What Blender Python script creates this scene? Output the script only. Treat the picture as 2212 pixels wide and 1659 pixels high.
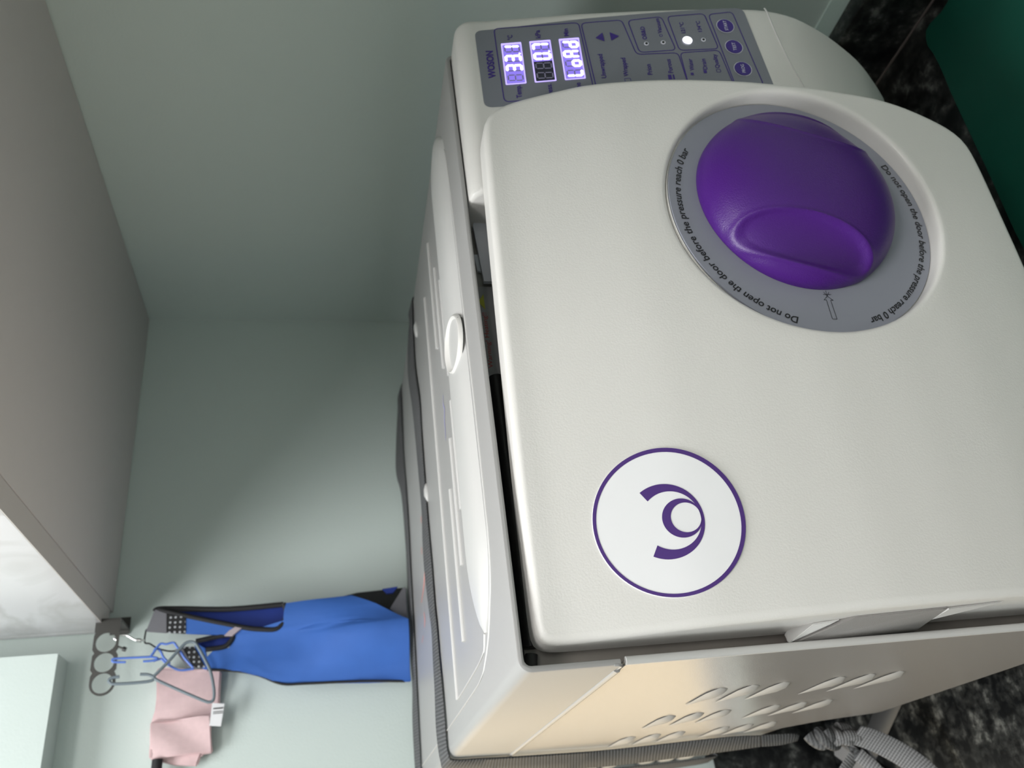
import bpy, bmesh, math, random
import numpy as np
from mathutils import Vector, Matrix
random.seed(4)
for o in list(bpy.data.objects): bpy.data.objects.remove(o)
scene = bpy.context.scene
COL = scene.collection
PI = math.pi

# ------------------------------------------------------------------ camera, world, lights, exposure
CT = 0.86                      # height of the granite worktop
SH = 0.4803                    # top of the steriliser above the worktop
XW, YB = 0.6074, 0.5667        # right wall and back wall
cam_d = bpy.data.cameras.new('camera')
cam = bpy.data.objects.new('camera', cam_d); COL.objects.link(cam)
R = Matrix(((-0.116934, -0.182383, -0.976249), (-0.86007, 0.510118, 0.007718), (0.496595, 0.840545, -0.216512)))
cam.matrix_world = Matrix.Translation((-0.078395, -0.414671, 0.090389 + SH + CT)) @ \
    Matrix((R[0], -R[1], -R[2])).transposed().to_4x4()
cam_d.sensor_width = 36; cam_d.lens = 28.934; cam_d.clip_start = .01
cam_d.dof.use_dof = True; cam_d.dof.focus_distance = .46; cam_d.dof.aperture_fstop = 12
scene.camera = cam

scene.view_settings.view_transform = 'Standard'
scene.view_settings.look = 'None'
scene.view_settings.exposure = 0.0
scene.view_settings.gamma = 1.0
scene.view_settings.use_curve_mapping = False

world = bpy.data.worlds.new('world'); scene.world = world; world.use_nodes = True
bg = world.node_tree.nodes['Background']
bg.inputs[0].default_value = (1.0, .80, .52, 1); bg.inputs[1].default_value = 2.4

def area(name, loc, target, sx, sy, power, color):
    l = bpy.data.lights.new(name, 'AREA'); l.shape = 'RECTANGLE'; l.size = sx; l.size_y = sy
    l.energy = power; l.color = color
    o = bpy.data.objects.new(name, l); COL.objects.link(o); o.location = loc
    o.rotation_euler = (Vector(target) - Vector(loc)).to_track_quat('-Z', 'Y').to_euler()
    return o
area('ceiling_lamp_light', (-.10, -1.25, 2.60), (-.10, -1.25, 0), 1.1, .5, 19, (1, .98, .96))
area('ceiling_lamp_light_front', (.05, -2.75, 2.60), (.05, -2.75, 0), 1.1, .5, 16, (1, .98, .96))
area('ceiling_lamp_light_left', (-.60, -.10, 2.60), (-.60, -.10, 0), .95, .5, 22, (.97, .99, 1))

# ------------------------------------------------------------------ materials
def newmat(name):
    m = bpy.data.materials.new(name); m.use_nodes = True
    nt = m.node_tree; return m, nt, nt.nodes['Principled BSDF']
def mat(name, col, rough=.5, metal=0, noise=0, nscale=60, bump=0, bscale=800, spec=.5, coat=0):
    m, nt, b = newmat(name)
    b.inputs['Base Color'].default_value = (*col, 1); b.inputs['Roughness'].default_value = rough
    b.inputs['Metallic'].default_value = metal; b.inputs['Specular IOR Level'].default_value = spec
    b.inputs['Coat Weight'].default_value = coat
    tc = nt.nodes.new('ShaderNodeTexCoord')
    if noise:
        n = nt.nodes.new('ShaderNodeTexNoise'); n.inputs['Scale'].default_value = nscale; n.inputs['Detail'].default_value = 4
        nt.links.new(tc.outputs['Object'], n.inputs['Vector'])
        mx = nt.nodes.new('ShaderNodeMix'); mx.data_type = 'RGBA'
        mx.inputs['A'].default_value = (*[c*(1-noise) for c in col], 1); mx.inputs['B'].default_value = (*[min(1, c*(1+noise)) for c in col], 1)
        nt.links.new(n.outputs['Fac'], mx.inputs['Factor']); nt.links.new(mx.outputs['Result'], b.inputs['Base Color'])
    if bump:
        n = nt.nodes.new('ShaderNodeTexNoise'); n.inputs['Scale'].default_value = bscale; n.inputs['Detail'].default_value = 2
        nt.links.new(tc.outputs['Object'], n.inputs['Vector'])
        bp = nt.nodes.new('ShaderNodeBump'); bp.inputs['Strength'].default_value = bump; bp.inputs['Distance'].default_value = .001
        nt.links.new(n.outputs['Fac'], bp.inputs['Height']); nt.links.new(bp.outputs['Normal'], b.inputs['Normal'])
    return m
def emis(name, col, strength):
    m, nt, b = newmat(name)
    b.inputs['Base Color'].default_value = (*[c*.5 for c in col], 1)
    b.inputs['Emission Color'].default_value = (*col, 1); b.inputs['Emission Strength'].default_value = strength
    return m
M = {}
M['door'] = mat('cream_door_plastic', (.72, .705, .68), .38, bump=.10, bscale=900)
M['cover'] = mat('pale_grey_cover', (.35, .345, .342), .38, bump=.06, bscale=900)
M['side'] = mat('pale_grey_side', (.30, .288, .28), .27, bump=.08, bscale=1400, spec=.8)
M['louver'] = mat('lit_louver_grey', (.47, .46, .45), .5, spec=.2)  # side panel colour made paler: light on the raised louvre faces painted in
M['ridge'] = mat('pale_ridge', (.56, .555, .545), .38)  # paler than the cover: highlights of its ribs and lid put into the colour
M['inner'] = mat('inner_frame_brown_grey', (.30, .27, .245), .4, noise=.15)
M['plate'] = mat('inner_plate_grey', (.33, .32, .30), .5)
M['black'] = mat('black_rubber', (.012, .012, .013), .35)
M['decal'] = mat('grey_panel_film', (.20, .21, .245), .42, bump=.04, bscale=1500)
M['dial'] = mat('grey_dial_plate', (.27, .28, .33), .45)
M['print'] = mat('violet_print', (.045, .02, .22), .45)
M['print_black'] = mat('black_print', (.01, .01, .012), .45)
M['print_white'] = mat('white_print', (.75, .75, .85), .45)
M['violet'] = mat('violet_knob_plastic', (.062, .008, .18), .36, bump=.22, bscale=1300)
M['badge_violet'] = mat('badge_violet', (.07, .025, .19), .4)
M['white'] = mat('badge_white', (.86, .86, .88), .35)
M['flap'] = mat('white_flap', (.62, .64, .70), .4)
M['yellow'] = mat('yellow_warning', (.45, .45, .04), .5)
M['red'] = mat('red_print', (.45, .05, .05), .5)
M['redink'] = mat('red_ink', (.62, .30, .27), .5)
M['blueink'] = mat('blue_ink', (.36, .35, .58), .5)
M['wall'] = mat('mint_wall_paint', (.62, .70, .672), .65, noise=.03, nscale=3, bump=.15, bscale=400)
M['walltrim'] = mat('pale_mint_trim', (.72, .86, .82), .5)
M['ceil'] = mat('ceiling_white', (.8, .8, .78), .8)
M['floor'] = mat('floor_vinyl', (.35, .34, .32), .5, noise=.1, nscale=4)
M['cab'] = mat('cabinet_grey_laminate', (.62, .585, .575), .45, noise=.02)
M['cabedge'] = mat('cabinet_edge', (.60, .56, .54), .45)
M['mat'] = mat('green_mat', (.002, .060, .040), .45, noise=.25, nscale=9)
M['foot'] = mat('rubber_foot', (.03, .03, .03), .6)
M['glow'] = emis('lit_display_glow', (.30, .22, .95), .75)
M['glowf'] = emis('display_rim_glow', (.55, .45, 1.0), 1.1)
M['seg'] = emis('lit_segment', (.93, .92, 1.0), 2.6)
M['segoff'] = mat('unlit_segment', (.30, .28, .42), .4)
M['lcd'] = mat('dark_display', (.03, .03, .05), .3)
M['lamp'] = emis('lamp_diffuser', (1, .97, .93), 3)
M['blue'] = mat('blue_fabric', (.040, .14, .50), .7, noise=.12, nscale=30)
M['blue_dark'] = mat('dark_blue_lining', (.01, .035, .26), .7, noise=.2, nscale=40)
M['trim_black'] = mat('black_trim', (.012, .012, .014), .7)
M['grey_fab'] = mat('grey_fabric', (.17, .17, .19), .8)
M['pinkstripe'] = mat('reflective_stripe', (.45, .38, .42), .4)
M['pink'] = mat('pink_cloth', (.72, .53, .54), .9, noise=.08, nscale=200)
M['hookmetal'] = mat('dark_hook_metal', (.062, .060, .056), .5, metal=.2)
M['chrome'] = mat('chrome', (.8, .8, .8), .18, metal=1)
M['bluepl'] = mat('blue_hanger_plastic', (.10, .20, .62), .4)
M['greypl'] = mat('grey_hanger_plastic', (.16, .20, .23), .45)
M['dark'] = mat('painted_gap_shade', (.01, .01, .01), .8)  # shade of the gap above the door, put into the colour

def granite():
    m, nt, b = newmat('black_granite')
    tc = nt.nodes.new('ShaderNodeTexCoord')
    n1 = nt.nodes.new('ShaderNodeTexNoise'); n1.inputs['Scale'].default_value = 46; n1.inputs['Detail'].default_value = 8; n1.inputs['Roughness'].default_value = .7
    n2 = nt.nodes.new('ShaderNodeTexVoronoi'); n2.inputs['Scale'].default_value = 190
    r1 = nt.nodes.new('ShaderNodeValToRGB'); e = r1.color_ramp.elements
    e[0].position = .44; e[0].color = (.006, .007, .008, 1); e[1].position = .66; e[1].color = (.17, .175, .165, 1)
    x = r1.color_ramp.elements.new(.55); x.color = (.035, .037, .036, 1)
    mx = nt.nodes.new('ShaderNodeMix'); mx.data_type = 'RGBA'; mx.blend_type = 'MULTIPLY'; mx.inputs['Factor'].default_value = .45
    nt.links.new(tc.outputs['Object'], n1.inputs['Vector']); nt.links.new(tc.outputs['Object'], n2.inputs['Vector'])
    nt.links.new(n1.outputs['Fac'], r1.inputs['Fac']); nt.links.new(r1.outputs['Color'], mx.inputs['A']); nt.links.new(n2.outputs['Distance'], mx.inputs['B'])
    nt.links.new(mx.outputs['Result'], b.inputs['Base Color']); b.inputs['Roughness'].default_value = .3
    return m
M['granite'] = granite()
def marble():
    m, nt, b = newmat('marble_laminate')
    tc = nt.nodes.new('ShaderNodeTexCoord')
    n1 = nt.nodes.new('ShaderNodeTexNoise'); n1.inputs['Scale'].default_value = 4.5; n1.inputs['Detail'].default_value = 6; n1.inputs['Distortion'].default_value = 1.2
    r1 = nt.nodes.new('ShaderNodeValToRGB'); e = r1.color_ramp.elements
    e[0].position = .46; e[0].color = (.86, .84, .87, 1); e[1].position = .56; e[1].color = (.86, .84, .87, 1)
    x = e.new(.50); x.color = (.76, .74, .755, 1); y = e.new(.515); y.color = (.71, .69, .70, 1)
    nt.links.new(tc.outputs['Object'], n1.inputs['Vector']); nt.links.new(n1.outputs['Fac'], r1.inputs['Fac'])
    nt.links.new(r1.outputs['Color'], b.inputs['Base Color']); b.inputs['Roughness'].default_value = .25
    return m
M['marble'] = marble()
def webbing(name, dark, light, scale, cross=True):
    # UV.x runs across the strap, UV.y along it (metres)
    m, nt, b = newmat(name)
    uv = nt.nodes.new('ShaderNodeUVMap')
    w = nt.nodes.new('ShaderNodeTexWave'); w.bands_direction = 'Y'; w.inputs['Scale'].default_value = scale; w.inputs['Distortion'].default_value = .6
    w.inputs['Detail'].default_value = 1
    nt.links.new(uv.outputs['UV'], w.inputs['Vector'])
    w2 = nt.nodes.new('ShaderNodeTexWave'); w2.bands_direction = 'X'; w2.inputs['Scale'].default_value = scale*1.3
    nt.links.new(uv.outputs['UV'], w2.inputs['Vector'])
    mu = nt.nodes.new('ShaderNodeMath'); mu.operation = 'MULTIPLY_ADD'; mu.inputs[1].default_value = .35 if cross else 0
    nt.links.new(w2.outputs['Fac'], mu.inputs[0]); nt.links.new(w.outputs['Fac'], mu.inputs[2])
    mx = nt.nodes.new('ShaderNodeMix'); mx.data_type = 'RGBA'
    mx.inputs['A'].default_value = (*dark, 1); mx.inputs['B'].default_value = (*light, 1)
    nt.links.new(mu.outputs[0], mx.inputs['Factor']); nt.links.new(mx.outputs['Result'], b.inputs['Base Color'])
    bp = nt.nodes.new('ShaderNodeBump'); bp.inputs['Strength'].default_value = .5; bp.inputs['Distance'].default_value = .0006
    nt.links.new(mu.outputs[0], bp.inputs['Height']); nt.links.new(bp.outputs['Normal'], b.inputs['Normal'])
    b.inputs['Roughness'].default_value = .75
    return m
M['web'] = webbing('grey_webbing', (.04, .041, .043), (.11, .112, .116), 105)
M['web_light'] = webbing('pale_grey_webbing', (.09, .09, .092), (.26, .26, .265), 115)
def dots():
    m, nt, b = newmat('black_mesh_fabric')
    tc = nt.nodes.new('ShaderNodeTexCoord'); v = nt.nodes.new('ShaderNodeTexVoronoi'); v.inputs['Scale'].default_value = 190; v.inputs['Randomness'].default_value = .1; v.voronoi_dimensions = '2D'
    r = nt.nodes.new('ShaderNodeValToRGB'); r.color_ramp.elements[0].position = .18; r.color_ramp.elements[0].color = (.45, .47, .5, 1)
    r.color_ramp.elements[1].position = .26; r.color_ramp.elements[1].color = (.012, .012, .014, 1)
    sx_ = nt.nodes.new('ShaderNodeSeparateXYZ'); cb_ = nt.nodes.new('ShaderNodeCombineXYZ')
    nt.links.new(tc.outputs['Object'], sx_.inputs[0]); nt.links.new(sx_.outputs['X'], cb_.inputs['X']); nt.links.new(sx_.outputs['Z'], cb_.inputs['Y'])
    nt.links.new(cb_.outputs[0], v.inputs['Vector']); nt.links.new(v.outputs['Distance'], r.inputs['Fac']); nt.links.new(r.outputs['Color'], b.inputs['Base Color'])
    return m
M['dots'] = dots()

# ------------------------------------------------------------------ helpers
def link(name, me, m, parent=None):
    o = bpy.data.objects.new(name, me); COL.objects.link(o)
    if m is not None and not me.materials: me.materials.append(M[m] if isinstance(m, str) else m)
    if parent: o.parent = parent
    return o
def fixn(me):
    bm = bmesh.new(); bm.from_mesh(me); bmesh.ops.recalc_face_normals(bm, faces=bm.faces); bm.to_mesh(me); bm.free()
def mesh(name, V, F, m, parent=None, angle=35, fix=True):
    me = bpy.data.meshes.new(name); me.from_pydata([tuple(map(float, v)) for v in V], [], F); me.update()
    if fix: fixn(me)
    me.shade_smooth()
    me.set_sharp_from_angle(angle=math.radians(angle))
    return link(name, me, m, parent)
def tag(o, label=None, cat=None, group=None, kind=None):
    if label: o['label'] = label
    if cat: o['category'] = cat
    if group: o['group'] = group
    if kind: o['kind'] = kind
    return o
def empty(name, loc, rz, label, cat, group=None):
    o = bpy.data.objects.new(name, None); COL.objects.link(o); o.location = loc; o.rotation_euler = (0, 0, rz)
    o.empty_display_size = .05
    return tag(o, label, cat, group)
def box(name, lo, hi, m, parent=None, bev=0, seg=2):
    bm = bmesh.new(); bmesh.ops.create_cube(bm, size=1)
    for v in bm.verts:
        v.co = Vector([lo[i] + (v.co[i]+.5)*(hi[i]-lo[i]) for i in range(3)])
    if bev: bmesh.ops.bevel(bm, geom=bm.edges[:], offset=bev, segments=seg, affect='EDGES', profile=.5)
    bmesh.ops.recalc_face_normals(bm, faces=bm.faces)
    me = bpy.data.meshes.new(name); bm.to_mesh(me); bm.free()
    if bev: me.shade_smooth(); me.set_sharp_from_angle(angle=math.radians(50))
    return link(name, me, m, parent)
def loft(name, loops, m, parent=None, cap=(True, True), closed=True, angle=35):
    n = len(loops[0]); V = [p for l in loops for p in l]; F = []
    for i in range(len(loops)-1):
        for j in range(n if closed else n-1):
            k = (j+1) % n
            F.append((i*n+j, i*n+k, (i+1)*n+k, (i+1)*n+j))
    if cap[0]: F.append(tuple(range(n))[::-1])
    if cap[1]: F.append(tuple(range((len(loops)-1)*n, len(loops)*n)))
    return mesh(name, V, F, m, parent, angle)
def smooth_path(P, n=6):
    P = [Vector(p) for p in P]
    if len(P) < 3: return P
    out = []
    for i in range(len(P)-1):
        p0 = P[max(i-1, 0)]; p1 = P[i]; p2 = P[i+1]; p3 = P[min(i+2, len(P)-1)]
        for k in range(n):
            t = k/n
            out.append(.5*((2*p1) + (p2-p0)*t + (2*p0-5*p1+4*p2-p3)*t*t + (3*p1-p0-3*p2+p3)*t**3))
    out.append(P[-1]); return out
def tube(name, P, r, m, parent=None, n=10, sub=6, flat=None):
    P = smooth_path(P, sub) if sub else [Vector(p) for p in P]
    loops = []; up = Vector((.3, -.9, .2)).normalized()
    for i, p in enumerate(P):
        t = (P[min(i+1, len(P)-1)] - P[max(i-1, 0)]).normalized()
        a = t.cross(up)
        if a.length < .05: a = t.cross(Vector((1, 0, 0)))
        a.normalize(); b = t.cross(a).normalized(); up = up if up.cross(t).length > .1 else b
        rr = r[min(int(i*len(r)/len(P)), len(r)-1)] if isinstance(r, (list, tuple)) else r
        loops.append([p + a*math.cos(2*PI*k/n)*rr + b*math.sin(2*PI*k/n)*rr*(flat or 1) for k in range(n)])
    return loft(name, loops, m, parent, angle=60)
def ribbon(name, A, B, th, nrm, m, parent=None, sub=5, ends=True, round_=True):
    # strap between edge polylines A and B, thickness th along nrm(i) or computed normal
    A = smooth_path(A, sub); B = smooth_path(B, sub); loops = []; L = 0; Ls = []
    for i in range(len(A)):
        t = (A[min(i+1, len(A)-1)] - A[max(i-1, 0)]).normalized()
        w = (B[i]-A[i]); nn = t.cross(w).normalized()
        if nrm is not None and nn.dot(Vector(nrm)) < 0 and nrm is not None: nn = -nn if nrm != 'c' else nn
        h = nn*th*.5
        e = w.normalized()*th*.45
        loops.append([A[i]+e-h, A[i]-h*0, A[i]+e+h, A[i]+w*.5+h*1.15, B[i]-e+h, B[i], B[i]-e-h, A[i]+w*.5-h])
        if i: L += ((A[i]+B[i])*.5 - (A[i-1]+B[i-1])*.5).length
        Ls.append(L)
    o = loft(name, loops, m, parent, angle=50)
    me = o.data; uv = me.uv_layers.new(name='UVMap'); n = 8
    us = [.1, 0, .1, .5, .9, 1, .9, .5]; wd = (B[0]-A[0]).length
    for lp in me.loops:
        vi = lp.vertex_index
        uv.data[lp.index].uv = (us[vi % n]*wd, Ls[min(vi//n, len(Ls)-1)])
    return o
def prism(name, poly, depth, m, parent=None, axis='y', at=0, bev=0, sub=0, wave=None):
    """flat outline (a,b) extruded by depth; axis y -> a=x,b=z"""
    P = [tuple(p) for p in poly]
    bm = bmesh.new(); vs = []
    for a, b in P:
        vs.append(bm.verts.new((a, at, b) if axis == 'y' else ((at, a, b) if axis == 'x' else (a, b, at))))
    f = bm.faces.new(vs)
    if sub:
        bmesh.ops.triangulate(bm, faces=[f]); bmesh.ops.subdivide_edges(bm, edges=bm.edges[:], cuts=sub, use_grid_fill=True)
    r = bmesh.ops.extrude_face_region(bm, geom=bm.faces[:])
    d = Vector((0, depth, 0)) if axis == 'y' else (Vector((depth, 0, 0)) if axis == 'x' else Vector((0, 0, depth)))
    for v in [g for g in r['geom'] if isinstance(g, bmesh.types.BMVert)]: v.co += d
    bmesh.ops.recalc_face_normals(bm, faces=bm.faces)
    if bev:
        eds = [e for e in bm.edges if len(e.link_faces) == 2 and e.calc_face_angle(0) > .8]
        bmesh.ops.bevel(bm, geom=eds, offset=bev, segments=2, affect='EDGES')
    if wave:
        for v in bm.verts: v.co = Vector(wave(v.co))
    me = bpy.data.meshes.new(name); bm.to_mesh(me); bm.free()
    me.shade_smooth(); me.set_sharp_from_angle(angle=math.radians(40))
    return link(name, me, m, parent)
_fc = {}
def text_geo(s, wx, wy, shear=0, bold=0):
    """2-D triangles of a string scaled to width wx and cap height wy (origin at baseline start)"""
    cu = bpy.data.curves.new('t', 'FONT'); cu.body = s; cu.resolution_u = 3; cu.offset = bold
    ob = bpy.data.objects.new('t', cu); COL.objects.link(ob)
    dg = bpy.context.evaluated_depsgraph_get(); me = bpy.data.meshes.new_from_object(ob.evaluated_get(dg))
    V = [(v.co.x, v.co.y) for v in me.vertices]; F = [tuple(p.vertices) for p in me.polygons]
    bpy.data.objects.remove(ob); bpy.data.curves.remove(cu); bpy.data.meshes.remove(me)
    x0 = min(v[0] for v in V); x1 = max(v[0] for v in V)
    sx = wx/(x1-x0); sy = wy/.70
    return [((x-x0)*sx + shear*y*sy, y*sy) for x, y in V], F
def print_text(name, s, fmap, wx, wy, m, parent, shear=0, bold=0):
    V, F = text_geo(s, wx, wy, shear, bold)
    return mesh(name, [fmap(a, b) for a, b in V], F, m, parent, fix=False)

# ------------------------------------------------------------------ the setting
def struct(o): o['kind'] = 'structure'; return o
ZC = 2.75
struct(box('floor', (-3.3, -3.7, -.1), (XW+.1, YB+.1, 0), 'floor'))
struct(box('ceiling', (-3.3, -3.7, ZC), (XW+.1, YB+.1, ZC+.1), 'ceil'))
struct(box('wall_right', (XW, -3.7, 0), (XW+.1, YB+.1, ZC), 'wall'))
struct(box('wall_left', (-3.4, -3.7, 0), (-3.3, YB+.1, ZC), 'wall'))
struct(box('wall_front', (-3.3, -3.8, 0), (XW, -3.7, ZC), 'wall'))
wx0, wx1, wz0, wz1 = -1.25, -.045, CT+.076, CT+.60
wb = bmesh.new()
def addbox(bm, lo, hi):
    r = bmesh.ops.create_cube(bm, size=1)
    for v in r['verts']: v.co = Vector([lo[i] + (v.co[i]+.5)*(hi[i]-lo[i]) for i in range(3)])
for lo, hi in (((-3.3, YB, 0), (wx0, YB+.1, ZC)), ((wx1, YB, 0), (XW, YB+.1, ZC)), ((wx0, YB, 0), (wx1, YB+.1, wz0)), ((wx0, YB, wz1), (wx1, YB+.1, ZC))):
    addbox(wb, lo, hi)
me = bpy.data.meshes.new('wall_back'); wb.to_mesh(me); wb.free(); struct(link('wall_back', me, 'wall'))
wf = struct(link('added_window_1', bpy.data.meshes.new('added_window_1'), 'white'))  # unseen window, added to give the warm glare on the steriliser's left side
bm = bmesh.new()
for lo, hi in (((wx0, YB+.03, wz0+.03), (wx0+.03, YB+.06, wz1-.03)), ((wx1-.02, YB+.03, wz0+.03), (wx1, YB+.06, wz1-.03)),
               ((wx0, YB+.03, wz0), (wx1, YB+.06, wz0+.03)), ((wx0, YB+.03, wz1-.03), (wx1, YB+.06, wz1)),
               ((wx0+.55, YB+.031, wz0+.03), (wx0+.58, YB+.059, wz1-.03))): addbox(bm, lo, hi)
bm.to_mesh(wf.data); bm.free()
# ceiling band that runs along the top of the back wall
beam = box('trim_1', (-3.3, YB-.038, CT+.847), (.1595, YB+.001, ZC), 'wall')
struct(beam)
# pale strip on the right wall above the granite upstand
struct(box('trim_2', (XW-.003, -3.0, CT+.0715), (XW+.001, YB-.001, CT+.090), 'walltrim'))

# worktop
wt = empty('granite_worktop', (0, 0, CT), 0, 'black speckled granite worktop under the steriliser with a granite upstand along the wall', 'worktop')
box('slab', (-2.6, -.24, -.03), (XW-.0015, YB-.0015, 0), 'granite', wt, bev=.003)
box('upstand', (XW-.022, -.24, .0002), (XW-.0015, YB-.024, .0714), 'granite', wt, bev=.0012)
box('upstand', (-.0435, YB-.0235, .0004), (.0285, YB-.0222, .150), 'granite', wt, bev=.0004)
bu = box('upstand', (-2.6, YB-.022, .0002), (XW-.0235, YB-.0015, .0714), 'granite', wt, bev=.0012)
tube('joint_bead', [(XW-.0225, -.24, .0008), (XW-.0225, YB-.03, .0008)], .0014, mat('joint_bead', (.10, .085, .08), .5), wt, n=8, sub=0)
bc = box('base_cabinet_body', (-2.58, -.20, -.86), (XW-.02, YB-.003, -.031), 'cab', wt)
bc.name = 'base'

# green mat lying on the worktop
gp = [(.08, -.20), (.562, -.20), (.5645, -.026), (.5636, -.0145), (.5672, .0005), (.5662, .0085), (.560, .0125), (.5518, .0147), (.538, .0135), (.5232, .0138),
      (.505, .0155), (.4887, .0172), (.4488, .0198), (.3994, .0225), (.3294, .0279), (.2, .030), (.08, .031)]
g = prism('green_mat', [(x, y) for x, y in gp], .003, 'mat', None, axis='z', at=0, bev=.0008)
g.location = (0, 0, CT+.0006)
tag(g, 'dark green mat lying on the granite in front of the steriliser', 'mat')

# wall cabinet
wc = empty('wall_cabinet', ((XW+.2)/2, YB-.3, CT+.8074), 0, 'grey laminate wall cabinet with white marbled doors above the steriliser', 'cabinet')
ox, oy = (XW+.2)/2, YB-.3
def cb(name, lo, hi, m, bev=.0008):
    return box(name, (lo[0]-ox, lo[1]-oy, lo[2]), (hi[0]-ox, hi[1]-oy, hi[2]), m, wc, bev=bev)
cb('carcass', (.2095, -1.6, 0), (XW-.0015, YB-.0015, .75), 'cab')
cb('filler_strip', (.187, .5530, .0085), (.2085, YB-.0015, .75), 'marble')
for i, (a, b) in enumerate(((.0, .5500), (-.553, -.003), (-1.106, -.556))):
    d = cb('door', (.1865, a, .0005), (.2082, b, .75), 'marble', .0006)
    box('edge_band', (.1866-ox, a-oy+.0005, -.0002), (.2081-ox, b-oy-.0005, .0006), 'cabedge', d)
    box('edge_band', (.1866-ox, b-oy-.0002, .001), (.2081-ox, b-oy+.0006, .749), 'ridge', d)

# ------------------------------------------------------------------ steriliser geometry (local: x right, y back, z down from the top)
W, D, H = .47, .554, .396
PZ = [.01, 0, -.02, -.1, -.15, -.2, -.245, -.275, -.31, -.35, -.375, -.4, -.43]
PY = [.002, 0, 0, -.015, -.0225, -.029, -.033, -.029, -.016, .004, .022, .042, .068]
DZ = [.01, 0, -.02, -.1, -.15, -.2, -.25, -.3, -.35, -.4, -.45]
DY = [.002, 0, 0, -.0165, -.023, -.028, -.0305, -.031, -.029, -.025, -.018]
KS = np.linspace(-.02, .02, 9); KW = np.exp(-(KS/.012)**2); KW /= KW.sum()
def prof(z, A=PZ, B=PY): return float(sum(w*np.interp(-(z+k), [-a for a in A], B) for w, k in zip(KW, KS)))
def profd(z): return prof(z, DZ, DY)
def bd(x): return .003 - .10*x - .03*x*x
def Fd(x, z): return bd(x) + profd(z)
def Fp(x, z): return bd(x) + .020 + prof(z)
def L(x, y, z): return (x, y, z+SH)
def LL(P): return [L(*p) for p in P]
root = empty('steam_steriliser', (0, 0, CT), math.radians(.6156), 'cream bench-top steam steriliser with a violet round door knob and control panel', 'steriliser')

# top cover: one wrapped sheet
def cover_section(d, y):
    t = .0036; r = .007; P = []
    zb = -.0535
    P.append((0+d, y, zb)); 
    for k in range(7):
        a = PI - k*PI/12; P.append((r+math.cos(a)*(r-d), y, -r+math.sin(a)*(r-d)))
    for k in range(7):
        a = PI/2 - k*PI/12; P.append((W-r+math.cos(a)*(r-d), y, -r+math.sin(a)*(r-d)))
    P.append((W-d, y, zb)); P.append((W-t+d, y, zb))
    ri = r-t
    for k in range(5):
        a = k*PI/8; P.append((W-r+math.cos(a)*(ri+d), y, -r+math.sin(a)*(ri+d)))
    for k in range(5):
        a = PI/2 + k*PI/8; P.append((r+math.cos(a)*(ri+d), y, -r+math.sin(a)*(ri+d)))
    P.append((t-d, y, zb))
    return LL(P)
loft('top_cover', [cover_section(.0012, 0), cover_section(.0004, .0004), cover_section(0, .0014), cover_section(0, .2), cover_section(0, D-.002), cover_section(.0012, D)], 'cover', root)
top = root.children[-1]
# raised front lip of the cover
# ribs and grooves moulded in the cover
def rib(P, r=.0013, m='ridge', z=0, name='moulded_rib', flat=.6, sub=4, n=8):
    return tube(name, LL([(x, y, z) for x, y in P]), r, m, top, n=n, sub=sub, flat=flat)
front_line = [(.446, .077), (.436, .062), (.415, .046), (.395, .040), (.33, .037), (.26, .0365), (.18, .035), (.112, .036), (.087, .0375), (.065, .044), (.050, .056), (.036, .071), (.026, .092), (.021, .112), (.020, .151), (.020, .297), (.020, .40), (.021, D-.004)]
rib(front_line, .0009)
rib([(.396, .2165), (.33, .2165), (.2, .2165), (.10, .2165), (.029, .2165)], .0019, sub=2)
rib([(.0295, .2165), (.030, .15), (.031, .109), (.034, .089), (.041, .081)], .0011)
for a, b, y in ((.304, .420, .166), (.269, .371, .1415), (.248, .340, .119), (.138, .226, .120), (.104, .204, .1395), (.057, .172, .162)):
    rib([(a, y), ((a+b)/2, y), (b, y)], .0023, name='vent_slot', flat=.75, sub=2)
# long pill-shaped raised lid
def lid():
    xs = list(np.linspace(.040, .452, 64)); loops = []
    for x in xs:
        e = min((x-.040)/.055, 1); e2 = min((.452-x)/.045, 1)
        k = math.sin(min(e, 1)*PI/2)**.8*math.sin(max(min(e2, 1), 0)*PI/2)**.6
        y0 = .0430 + (1-k)*.030; y1 = .1075 - (1-k)*.030
        h = .0016+.0050*max(k, 0)**.7
        pr = []
        for j in range(15):
            t = j/14; yy = y0+(y1-y0)*t
            hh = h*(1-abs(2*t-1)**3.0)**.75
            pr.append(L(x, yy, .0000+hh-.0003))
        pr.append(L(x, y1, -.002)); pr.append(L(x, y0, -.002))
        loops.append(pr)
    return loft('filler_lid', loops, 'ridge', root, angle=50)
lid_o = lid()
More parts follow.
